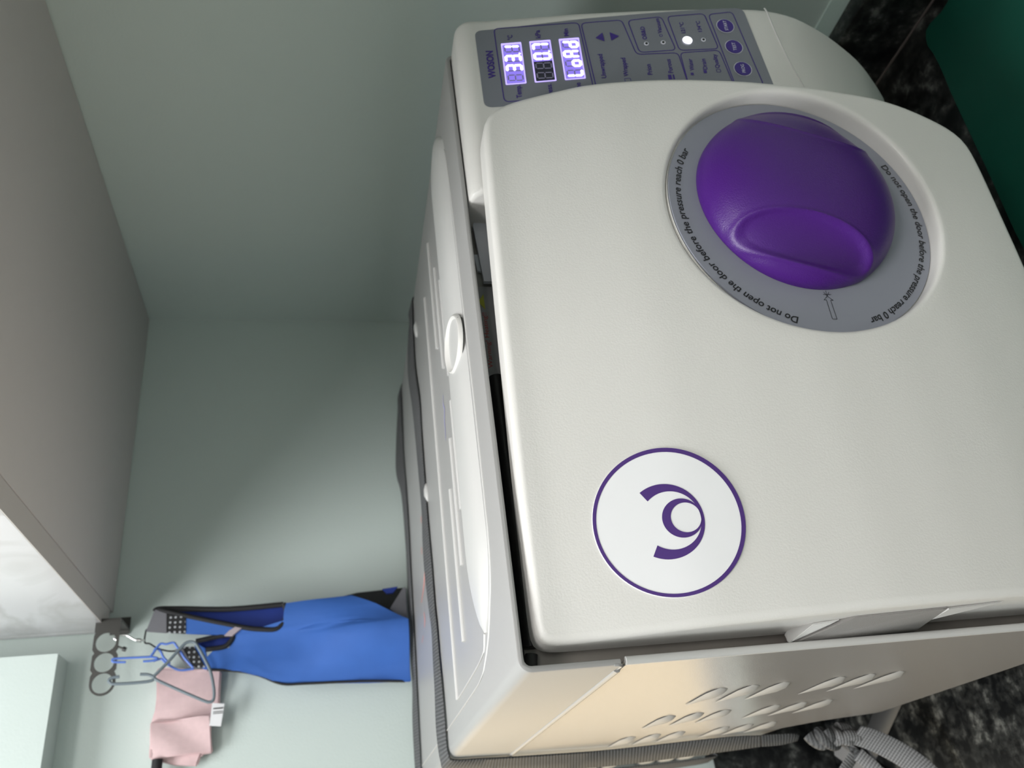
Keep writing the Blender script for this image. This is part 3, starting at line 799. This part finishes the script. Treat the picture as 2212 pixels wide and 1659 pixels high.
hull('grip_wedge', [(.0114, -.0168, -.2400), (.0118, -.0215, -.2740), (.0122, -.0130, -.2460), (.0085, -.0060, -.2345), (.0150, -.016, -.262), (.0150, -.010, -.238)], 'ridge', root, .0004)
hull('grip_slot', [(.0088, .0008, -.1640), (.0098, -.0048, -.1735), (.0094, -.0018, -.1730), (.0092, .0026, -.1655), (.0112, -.004, -.170), (.0112, -.001, -.167)], 'black', root, .0001)
# feet
for x, y in ((.05, .09), (.42, .09), (.05, .27), (.42, .27)):
    tube('foot', [(x, y, .001), (x, y, .03), (x, y, SH-.3925)], .017, 'foot', root, n=20, sub=0)
for x, y in ((.05, .50), (.42, .50)):
    tube('foot', [(x, y, .001), (x, y, .05), (x, y, SH-.3185)], .017, 'foot', root, n=20, sub=0)

# ------------------------------------------------------------------ webbing straps tied round the steriliser
ry = math.radians(.6156)
def TW(p):   # local -> world
    x, y, z = p; return (x*math.cos(ry)-y*math.sin(ry), x*math.sin(ry)+y*math.cos(ry), z+SH+CT)
def zup(a, t=.0012): return (a[0], a[1], a[2]+t)
s1 = [((.4515, .312, .0006), (.4535, .342, .001)), ((.4234, .3216, .0006), (.430, .3516, .0031)), ((.3867, .3246, .0006), (.392, .3546, .0047)), ((.3388, .3082, .0006), (.3465, .3382, .0044)),
      ((.3064, .3103, .0006), (.3127, .3403, .0029)), ((.2736, .3114, .0006), (.279, .3414, .0021)), ((.2231, .3108, .0006), (.2299, .3408, .0013)),
      ((.1921, .3083, .0006), (.1978, .3383, .0027)), ((.1618, .3043, .0006), (.167, .3343, .0034)), ((.1249, .3038, .0006), (.129, .3338, .0017)), ((.107, .2997, .0006), (.111, .3297, .0011)),
      ((.0796, .2975, .0006), (.083, .3275, .0019)), ((.0528, .2922, .0006), (.056, .3222, .0029)), ((.0278, .290, .0006), (.0305, .320, .0041)), ((.0120, .2912, .0006), (.0140, .3212, .0036))]
strap = empty('webbing_strap', (*TW((0, .30, 0))[:2], CT), 0, 'dark grey webbing strap round the front half of the steriliser, knotted low beside it', 'strap')
sl = Vector(strap.location)
def WV(p): return Vector(TW(p)) - sl
rA = [(W+.0035, .327, -.34), (W+.0035, .325, -.16), (W+.0035, .318, -.03), (W+.003, .314, -.004)]; rB = [(W+.0042, .357, -.32), (W+.0042, .355, -.16), (W+.0042, .348, -.03), (W+.0040, .344, -.002)]
lA = [(.002, .291, -.0004), (-.0020, .297, -.0060), (-.0022, .305, -.030), (-.0022, .3150, -.0523), (-.0022, .330, -.1000), (-.0022, .3425, -.1533), (-.0022, .3420, -.2547), (-.0030, .3480, -.2962)]
lB = [(.0010, .3212, .0022), (-.0052, .327, -.0020), (-.0075, .336, -.030), (-.0088, .3455, -.0560), (-.0115, .358, -.1050), (-.0125, .3680, -.1585), (-.0115, .3665, -.2580), (-.0115, .3600, -.2999)]
A1 = rA + [a for a, b in s1] + lA; B1 = rB + [b for a, b in s1] + lB
ribbon('webbing', [WV(zup(a)) for a in A1], [WV(zup(b)) for b in B1], .0016, None, 'web', strap, sub=4)
# narrowing run into the knot
kA = [(-.0030, .3480, -.2960), (-.0035, .3500, -.3150), (-.0040, .3520, -.3300), (-.005, .355, -.338)]
kB = [(-.0115, .3600, -.2999), (-.0120, .3610, -.3180), (-.0110, .3600, -.3300), (-.010, .361, -.337)]
ribbon('webbing', [WV(a) for a in kA], [WV(b) for b in kB], .0022, None, 'web', strap, sub=5)
def uvm(o):
    me_ = o.data; uv = me_.uv_layers.new(name='UVMap')
    for lp in me_.loops:
        c = me_.vertices[lp.vertex_index].co; uv.data[lp.index].uv = (c.x+c.y, c.z)
def kt(P, r, m, flat=.7):
    o = tube('knot', [WV(p) for p in P], r, m, strap, n=12, flat=flat); uvm(o); return o
kt([(-.0065, .352, -.346), (-.0120, .350, -.349), (-.0160, .346, -.354), (-.0120, .341, -.360), (-.0060, .342, -.358)], .0062, 'web', .8)
kt([(-.0050, .347, -.356), (-.0100, .342, -.353), (-.0165, .342, -.358), (-.0180, .347, -.367), (-.0120, .352, -.371), (-.0060, .349, -.366)], .0056, 'web', .8)
kt([(-.0060, .345, -.366), (-.0110, .340, -.368), (-.0155, .340, -.377), (-.0120, .345, -.386), (-.0060, .347, -.384), (-.0050, .345, -.374)], .0060, 'web_light', .75)
kt([(-.0150, .346, -.356), (-.0150, .341, -.366), (-.0125, .338, -.378), (-.0140, .338, -.388)], .0055, 'web_light', .8)
def tail(C_, wdir, w, m):
    P = [Vector(c) for c in C_]; wd = [Vector(x).normalized()*w/2 for x in wdir]
    return ribbon('strap_tail', [WV(p-q) for p, q in zip(P, wd)], [WV(p+q) for p, q in zip(P, wd)], .0018, None, m, strap, sub=6)
wv = (-.64, .52, .57)
tail([(-.0130, .335, -.383), (-.0165, .334, -.393), (-.0245, .333, -.408), (-.0345, .332, -.4225), (-.0475, .331, -.4370), (-.066, .330, -.450)],
     [wv, wv, wv, wv, (-.5, .5, .7), (-.4, .5, .8)], .0205, 'web_light')
tail([(-.0160, .345, -.370), (-.0215, .345, -.3760), (-.0275, .345, -.3830), (-.0310, .345, -.3860)], [(-.5, .3, -.6), (-.5, .3, -.6), (-.4, .3, .6), (-.4, .3, .6)], .011, 'web')
tail([(-.0285, .346, -.3830), (-.0335, .347, -.3770), (-.0395, .348, -.3700), (-.0500, .350, -.3600)], [(-.5, .4, -.7), (-.5, .4, -.7), (-.5, .4, -.7), (-.5, .4, -.7)], .013, 'web_light')
tail([(-.0285, .343, -.3850), (-.0340, .343, -.3900), (-.0405, .342, -.3955), (-.0520, .340, -.4020)], [(-.6, .4, .6), (-.6, .4, .6), (-.6, .4, .6), (-.6, .4, .6)], .0125, 'web_light')

s2 = [((.4409, .4972, .0006), (.4452, .5272, .0022)), ((.3814, .5056, .0006), (.3868, .5356, .007)), ((.3526, .5035, .0006), (.3572, .5335, .0075)), ((.3255, .5000, .0006), (.3291, .530, .0030)),
      ((.2725, .498, .0006), (.2765, .528, .0017)), ((.2311, .5026, .0006), (.2355, .5326, .0012)), ((.1636, .5044, .0006), (.167, .5344, .0024)), ((.1215, .5061, .0006), (.1255, .5361, .0023)),
      ((.0983, .510, .0006), (.1015, .540, .0018)), ((.0655, .5115, .0006), (.0678, .5415, .0036)), ((.0201, .515, .0006), (.0219, .545, .0033))]
strap2 = empty('webbing_strap', (*TW((0, .52, 0))[:2], CT), 0, 'dark grey webbing strap round the rear end of the steriliser, at the wall', 'strap')
sl2 = Vector(strap2.location)
def WV2(p): return Vector(TW(p)) - sl2
rA2 = [(W+.0035, .500, -.311), (W+.0035, .500, -.16), (W+.0035, .498, -.03), (W+.0028, .497, -.004)]; rB2 = [(W+.0042, .530, -.311), (W+.0042, .530, -.16), (W+.0042, .528, -.03), (W+.0036, .527, -.002)]
lA2 = [(.004, .515, -.0004), (-.0020, .516, -.006), (-.0022, .516, -.05), (-.0022, .516, -.16), (-.0022, .515, -.311), (.006, .515, -.3215), (.05, .515, -.3225)]; lB2 = [(.004, .545, .002), (-.0040, .546, -.004), (-.0060, .546, -.05), (-.006, .546, -.16), (-.005, .545, -.311), (.005, .545, -.3225), (.05, .545, -.3225)]
ribbon('webbing', [WV2(zup(a)) for a in rA2+[a for a, b in s2]+lA2], [WV2(zup(b)) for b in rB2+[b for a, b in s2]+lB2], .0016, None, 'web', strap2, sub=4)

# flat ribbon lying on the worktop, running out from under the steriliser
fr = [(.058, .335), (.038, .369), (.018, .403), (-.002, .437), (-.022, .471)]
A = []; B = []
for i, p in enumerate(fr):
    a = Vector(fr[max(i-1, 0)]); b = Vector(fr[min(i+1, len(fr)-1)]); t = (b-a).normalized(); nn = Vector((-t.y, t.x))*.0135
    A.append((p[0]-nn.x, p[1]-nn.y, .0014)); B.append((p[0]+nn.x, p[1]+nn.y, .0014))
fl = empty('flat_ribbon', (0, .41, CT), 0, 'smooth dark grey flat ribbon on the granite below the knotted strap', 'ribbon')
ribbon('band', [(x, y-.41, z) for x, y, z in A], [(x, y-.41, z) for x, y, z in B], .0014, None, mat('smooth_grey_band', (.050, .052, .055), .45), fl)
# grooved strap end lying on the worktop behind the knot
ge = empty('ribbed_strap_end', (-.03, .47, CT), 0, 'ribbed grey strap end lying on the granite at the photo edge', 'strap')
A = [(-.020, .522), (-.035, .500), (-.050, .480), (-.062, .455)]; B = [(.002, .512), (-.012, .490), (-.028, .468), (-.042, .448)]
ribbon('band', [(x+.03, y-.47, .012-.002*i) for i, (x, y) in enumerate(A)], [(x+.03, y-.47, .010-.002*i) for i, (x, y) in enumerate(B)], .0018, None, 'web_light', ge)

# ------------------------------------------------------------------ things hanging on the back wall
Y = YB
def dep(m_, y0): return y0
hk = empty('hanger_hook', (.187, Y, 1.6573), 0, 'dark metal three-ring folding hook fixed to the mint wall beside the wall cabinet', 'hook')
def hx(P, y): return [(a-.187, y-Y, b-1.6573) for a, b in P]
# arm: a flat bar with three round holes
def arm():
    x0, x1, zc0 = .1140, .1880, 1.6593
    bm = bmesh.new(); outer = []
    N = 24
    holes = [(.1655, 1.6602, .0100), (.1450, 1.6596, .0098), (.1243, 1.6590, .0100)]
    cz = 1.6592; hw = .0122
    V = []; F = []
    # build per-hole square cells with a circular hole
    cells = [(.1349, .1119, 2), (.1552, .1349, 1), (.1765, .1552, 0)]
    for xr, xl, hi in [(c[0], c[1], c[2]) for c in cells]:
        hx_, hz_, hr = holes[hi]; base = len(V)
        for k in range(N):
            a = 2*PI*k/N; V.append((hx_+hr*math.cos(a), 0, hz_+hr*math.sin(a)))
        for k in range(N):
            a = 2*PI*k/N; c, s = math.cos(a), math.sin(a)
            if hi == 2 and c < 0: px, pz = hx_+hw*c, hz_+hw*s
            else:
                tx = ((xr-hx_)/c if c > 1e-6 else ((xl-hx_)/c if c < -1e-6 else 9)); tz = hw/abs(s) if abs(s) > 1e-6 else 9
                t = min(tx, tz); px, pz = hx_+t*c, hz_+t*s
            V.append((px, 0, pz))
        for k in range(N):
            j = (k+1) % N; F.append((base+k, base+j, base+N+j, base+N+k))
    b0 = len(V)
    V += [(.1765, 0, 1.6480), (.1765, 0, 1.6724), (.1885, 0, 1.6724), (.1885, 0, 1.6480)]; F.append((b0, b0+1, b0+2, b0+3))
    V2 = [(x-.187, -.0455-.0009, z-1.6573) for x, y, z in V] + [(x-.187, -.0455+.0009, z-1.6573) for x, y, z in V]; n0 = len(V)
    F2 = list(F) + [tuple(i+n0 for i in f[::-1]) for f in F]
    # side walls
    from collections import Counter
    ec = Counter()
    for f in F:
        for i in range(len(f)):
            ec[tuple(sorted((f[i], f[(i+1) % len(f)])))] += 1
    for (a, b), c in ec.items():
        if c == 1: F2.append((a, b, b+n0, a+n0))
    return mesh('ring_arm', V2, F2, 'hookmetal', hk, 30)
arm()
prism('wall_bracket', [(.1885-.187, -.0460), (.1905-.187, -.0460), (.1905-.187, -.0025), (.1860-.187+.017, -.0025), (.1860-.187+.017, -.0012), (.1885-.187-.004, -.0012), (.1885-.187, -.0030)], .020, 'hookmetal', hk, axis='z', at=-.009)
tube('peg', hx([(.1604, 1.6483), (.1590, 1.645), (.1578, 1.6425)], Y-.045), .0011, 'hookmetal', hk, n=8)
tube('peg_tip', hx([(.1580, 1.6432), (.1573, 1.6415), (.1568, 1.6402)], Y-.045), .0024, 'black', hk, n=10)

# gilet
gl = empty('gilet', (.16, Y-.045, 1.33), 0, 'bright blue sleeveless work gilet with black binding hanging by its shoulder from the chrome hook', 'gilet')
def pz(a, b):
    b = max(b, 1.3452)
    return (-.0784+(a+.0784)*.984-.16, 1.4307+(b-1.4307)*.984-1.33)
def gz(P): return [pz(a, b) for a, b in P]
def tent(c): return (c.x, c.y-.026*ss((.150-c.z)/.08)*(1-min(1, abs(c.x+.002+.02*(c.z-.1))/.045))+.0022*math.sin(c.x*110+c.z*14)+.0015*math.sin(c.z*70+c.x*40), c.z)
def wav(amp, f, ph): return lambda c: (c.x, c.y+amp*math.sin((c.x)*f+ph+c.z*6), c.z)
def pane(name, P, y, th, m, sub=0, wave=None, bev=.0006):
    return prism(name, gz(P), th, m, gl, at=y, bev=bev, sub=sub, wave=wave)
ext = 1.345
body = [[0.1555, 1.5393], [0.1677, 1.5367], [0.1748, 1.5306], [0.1695, 1.4912], [0.18, 1.4831], [0.199, 1.4815], [0.2012, 1.4479], [0.2031, 1.4081], [0.1888, 1.3805], [0.1669, 1.3463], [0.104, 1.345], [0.1051, 1.3497], [0.1129, 1.4834], [0.1228, 1.506], [0.1294, 1.5285], [0.1335, 1.5602], [0.1451, 1.5641], [0.1542, 1.5552]]
pane('front_panel', body, 0, .004, 'blue', sub=5, wave=tent)
pane('back_panel', [[0.2039, 1.6083], [0.2004, 1.5428], [0.2023, 1.4842], [.20, 1.45], [.15, 1.45], [0.1763, 1.4836], [0.1784, 1.5253], [0.194, 1.5882]], .012, .003, 'blue_dark', sub=2, wave=wav(.002, 130, 0))
pane('neck_lining', [[0.1669, 1.5766], [0.1714, 1.5462], [0.1703, 1.5377], [0.1589, 1.5472], [0.1566, 1.5647]], .012, .003, 'blue_dark')
pane('shoulder_strap', [[0.1906, 1.5862], [0.1798, 1.5406], [0.1746, 1.5225], [0.174, 1.5306], [0.1677, 1.5367], [0.1696, 1.5561], [0.1729, 1.5849]], -.001, .003, 'blue')
pane('shoulder_strap', [[0.1641, 1.5753], [0.1566, 1.5637], [0.1343, 1.5591], [0.1346, 1.5631], [0.1362, 1.5660], [.158, 1.575]], .003, .003, 'blue')
pane('mesh_patch', [[0.1961, 1.6057], [0.1909, 1.5859], [0.1727, 1.5846], [0.1751, 1.6039]], -.002, .003, 'dots')
pane('mesh_patch', [[0.1601, 1.5876], [0.1591, 1.575], [0.1362, 1.5624], [0.1377, 1.575]], .002, .003, 'dots')
pane('grey_yoke', [[0.2012, 1.6181], [0.1961, 1.6054], [0.1747, 1.6036], [0.178, 1.6253]], -.002, .003, 'grey_fab')
pane('grey_yoke', [[0.1574, 1.5953], [0.16, 1.5873], [0.1376, 1.5742], [0.1394, 1.5822]], .002, .003, 'grey_fab')
def gt(name, P, y, r, m='trim_black'): return tube(name, [(pz(a, b)[0], y, pz(a, b)[1]) for a, b in P], r, m, gl, n=8, sub=4)
gt('binding', [[0.201, 1.6195], [0.2035, 1.6150], [0.2022, 1.5906], [0.1985, 1.5417], [0.1999, 1.4836]], .006, .0030)
gt('binding', [[0.1992, 1.4830], [0.1900, 1.4800], [0.1794, 1.4823], [0.1712, 1.4905], [0.1722, 1.508], [0.1752, 1.5239], [0.1839, 1.5566], [0.1933, 1.5893], [0.2010, 1.6140]], .000, .0028)
gt('binding', [[0.1646, 1.5740], [0.1690, 1.5448], [0.1675, 1.5360], [0.1604, 1.5392], [0.1562, 1.5457], [0.1550, 1.563]], .002, .0026)
gt('binding', [[0.1335, 1.5602], [0.1294, 1.5285], [0.1228, 1.506], [0.1125, 1.4834], [0.1108, 1.4575], [.1085, 1.40], [.1045, 1.352]], .001, .0014)
pane('side_gusset', [[0.2008, 1.4818], [0.2039, 1.448], [0.2163, 1.4007], [0.2196, 1.3485], [.2197, 1.345], [.1675, 1.345], [0.1905, 1.3802], [0.2035, 1.408], [0.2010, 1.448]], .005, .004, 'trim_black', sub=3, wave=lambda c: (c.x, c.y+.03*max(0, (c.x-.02)/.035), c.z))
pane('grey_panel', [[0.1865, 1.3647], [0.21, 1.3484], [.2098, 1.345], [.166, 1.345]], .002, .003, 'grey_fab')
pane('blue_patch', [[0.2096, 1.3726], [0.2113, 1.3546], [0.2043, 1.3603], [0.2038, 1.3675]], .002, .003, 'blue_dark', bev=0)
pane('reflective_stripe', [[0.1725, 1.5397], [0.1763, 1.5334], [0.1746, 1.5261], [0.1663, 1.5362], [0.1671, 1.545]], -.003, .003, 'pinkstripe')
ch = empty('chrome_hook', (.1692, Y-.045, 1.6524), 0, 'chrome wire hook hanging from the ring nearest the wall cabinet', 'hook')
tube('wire', [(a-.1692, 0, b-1.6524) for a, b in [[.1676, 1.6505], [.1692, 1.6530], [0.1713, 1.6495], [0.1718, 1.644], [0.1706, 1.6393], [0.167, 1.6337], [0.165, 1.6282], [0.1649, 1.6228]]], .0011, 'chrome', ch, n=10)
tube('collar', [(a-.1692, 0, b-1.6524) for a, b in [(.1656, 1.6305), (.1650, 1.6262)]], .0022, 'chrome', ch, n=12, sub=0)
tube('suspension_cord', [(a-.1692, .010, b-1.6524) for a, b in [[0.1790, 1.6230], [.1770, 1.6245], [0.1656, 1.6245], [0.1635, 1.6191], [0.1581, 1.6109], [0.1545, 1.600], [.154, 1.593]]], .0009, 'trim_black', ch, n=8)

def hanger(name, label, parts, y, m, r, base):
    e = empty(name, (base[0], y, base[1]), 0, label, 'hanger')
    for pn, P, dy in parts:
        tube(pn, [(a-base[0], dy, b-base[1]) for a, b in P], r, m, e, n=8, sub=4)
    return e
hanger('child_hanger', 'small blue plastic clothes hanger on the middle ring of the hook', [
    ('hook', [[0.1437, 1.6387], [0.1443, 1.6470], [.1452, 1.6512], [0.1475, 1.6517], [0.1480, 1.648], [0.1476, 1.6294], [0.1472, 1.6143]], 0),
    ('hook', [[0.1431, 1.6218], [0.1432, 1.6124], [.1452, 1.6080], [.1472, 1.6143]], 0),
    ('frame', [[0.1472, 1.6143], [0.1520, 1.6110], [0.1556, 1.609], [0.1593, 1.6056], [0.1584, 1.6001], [0.1595, 1.5933], [0.1557, 1.5899], [0.1482, 1.5845], [0.1422, 1.5805], [0.1324, 1.5718]], -.003),
    ('frame', [[0.1432, 1.6124], [0.1449, 1.605], [0.1406, 1.6001], [0.1339, 1.5905], [0.1317, 1.5827], [0.1324, 1.5718]], .003),
    ('brace', [[0.1495, 1.613], [0.1557, 1.6106], [0.1521, 1.6057], [0.1455, 1.6021], [0.1387, 1.5954]], 0)], Y-.046, 'bluepl', .0012, (.1475, 1.61))
gh = hanger('clothes_hanger', 'grey plastic triangular clothes hanger on the outermost ring of the hook', [
    ('hook', [[0.1282, 1.6419], [0.1277, 1.6484], [0.1255, 1.6514], [0.1233, 1.6501], [0.1214, 1.6455], [0.1208, 1.6257], [0.1216, 1.611], [0.1247, 1.6084]], 0),
    ('hook', [[0.1289, 1.6221], [0.128, 1.6146], [0.1255, 1.6092]], 0),
    ('frame', [[0.1255, 1.6092], [0.1378, 1.5976], [0.1541, 1.5837], [0.1580, 1.5786], [0.1575, 1.5724], [0.1529, 1.5682], [0.1379, 1.5596], [0.1249, 1.5534], [0.1075, 1.5493], [0.0984, 1.5492], [0.0959, 1.5524], [0.0977, 1.5585], [0.1086, 1.5802], [0.1217, 1.6051], [0.1255, 1.6092]], 0)],
    Y-.052, 'greypl', .0016, (.1255, 1.61))
# pink cloth with its care label
pk = empty('pink_cloth', (.09, Y-.012, 1.55), 0, 'folded pale pink cloth hanging on the mint wall behind the hangers, white care label below', 'cloth')
P = [[0.1417, 1.6141], [0.1388, 1.588], [0.1348, 1.5481], [0.102, 1.5486], [0.0885, 1.5549], [0.0672, 1.5551], [0.0534, 1.552], [0.0523, 1.5633], [0.0416, 1.5663], [0.0455, 1.59], [0.0495, 1.602], [0.0523, 1.6131], [0.0727, 1.6143], [0.0878, 1.6152], [0.0998, 1.6126], [0.1312, 1.6131]]
prism('cloth', [(a-.09, b-1.55) for a, b in P], .008, 'pink', pk, at=0, bev=.0015, sub=4,
      wave=lambda c: (c.x, c.y + .0022*math.sin(c.x*160+c.z*60) + .0025*math.sin((c.x*.8+c.z)*110), c.z))
prism('cloth_fold', [(a-.09, b-1.55) for a, b in [[0.0885, 1.5560], [0.0534, 1.5525], [0.0523, 1.6125], [0.0878, 1.6148], [.0870, 1.60]]], .004, 'pink', pk, at=-.004, bev=.001, sub=3,
      wave=lambda c: (c.x, c.y + .0020*math.sin(c.x*120-c.z*100), c.z))
lb = prism('care_label', [(a-.09, b-1.55) for a, b in [[0.1010, 1.5545], [0.0992, 1.5422], [0.077, 1.5445], [0.0786, 1.5560]]], .0008, 'white', pk, at=-.0065)
for k, (a, w) in enumerate(((.0945, .0012), (.0915, .0006), (.0898, .0006))):
    prism('label_print', [(a-.09, -.0068), (a+w-.09, -.0068), (a+w-.09, .0030), (a-.09, .0030)], -.0002, 'trim_black', pk, at=-.0068)
bk = empty('black_handle', (.043, Y-.010, 1.605), 0, 'black bar at the photo edge beside the pink cloth on the mint wall', 'handle')
tube('bar', [(.0085, -.004, 0), (-.012, -.004, .0003), (-.05, -.004, .0010), (-.10, -.004, .002)], .0052, 'trim_black', bk, n=12)
tube('stud', [(-.03, -.004, .0008), (-.03, .0095, .0008)], .004, 'trim_black', bk, n=10, sub=0)

# ceiling lamps (housings for the two lights)
for (x, y), (hx2, hy2), lab in (((-.10, -1.25), (.58, .28), 'wide white ceiling lamp above the room, the one in the middle'), ((.05, -2.75), (.5, .28), 'wide white ceiling lamp farthest from the back wall'),
                                ((-.60, -.10), (.50, .28), 'wide white ceiling lamp nearest the back wall')):
    e = empty('ceiling_lamp', (x, y, ZC), 0, lab, 'lamp')
    box('housing', (-hx2, -hy2, -.10), (hx2, hy2, -.001), 'white', e, bev=.004)
    box('diffuser', (-hx2+.03, -hy2+.03, -.104), (hx2-.03, hy2-.03, -.1005), 'lamp', e)
bpy.context.view_layer.update()
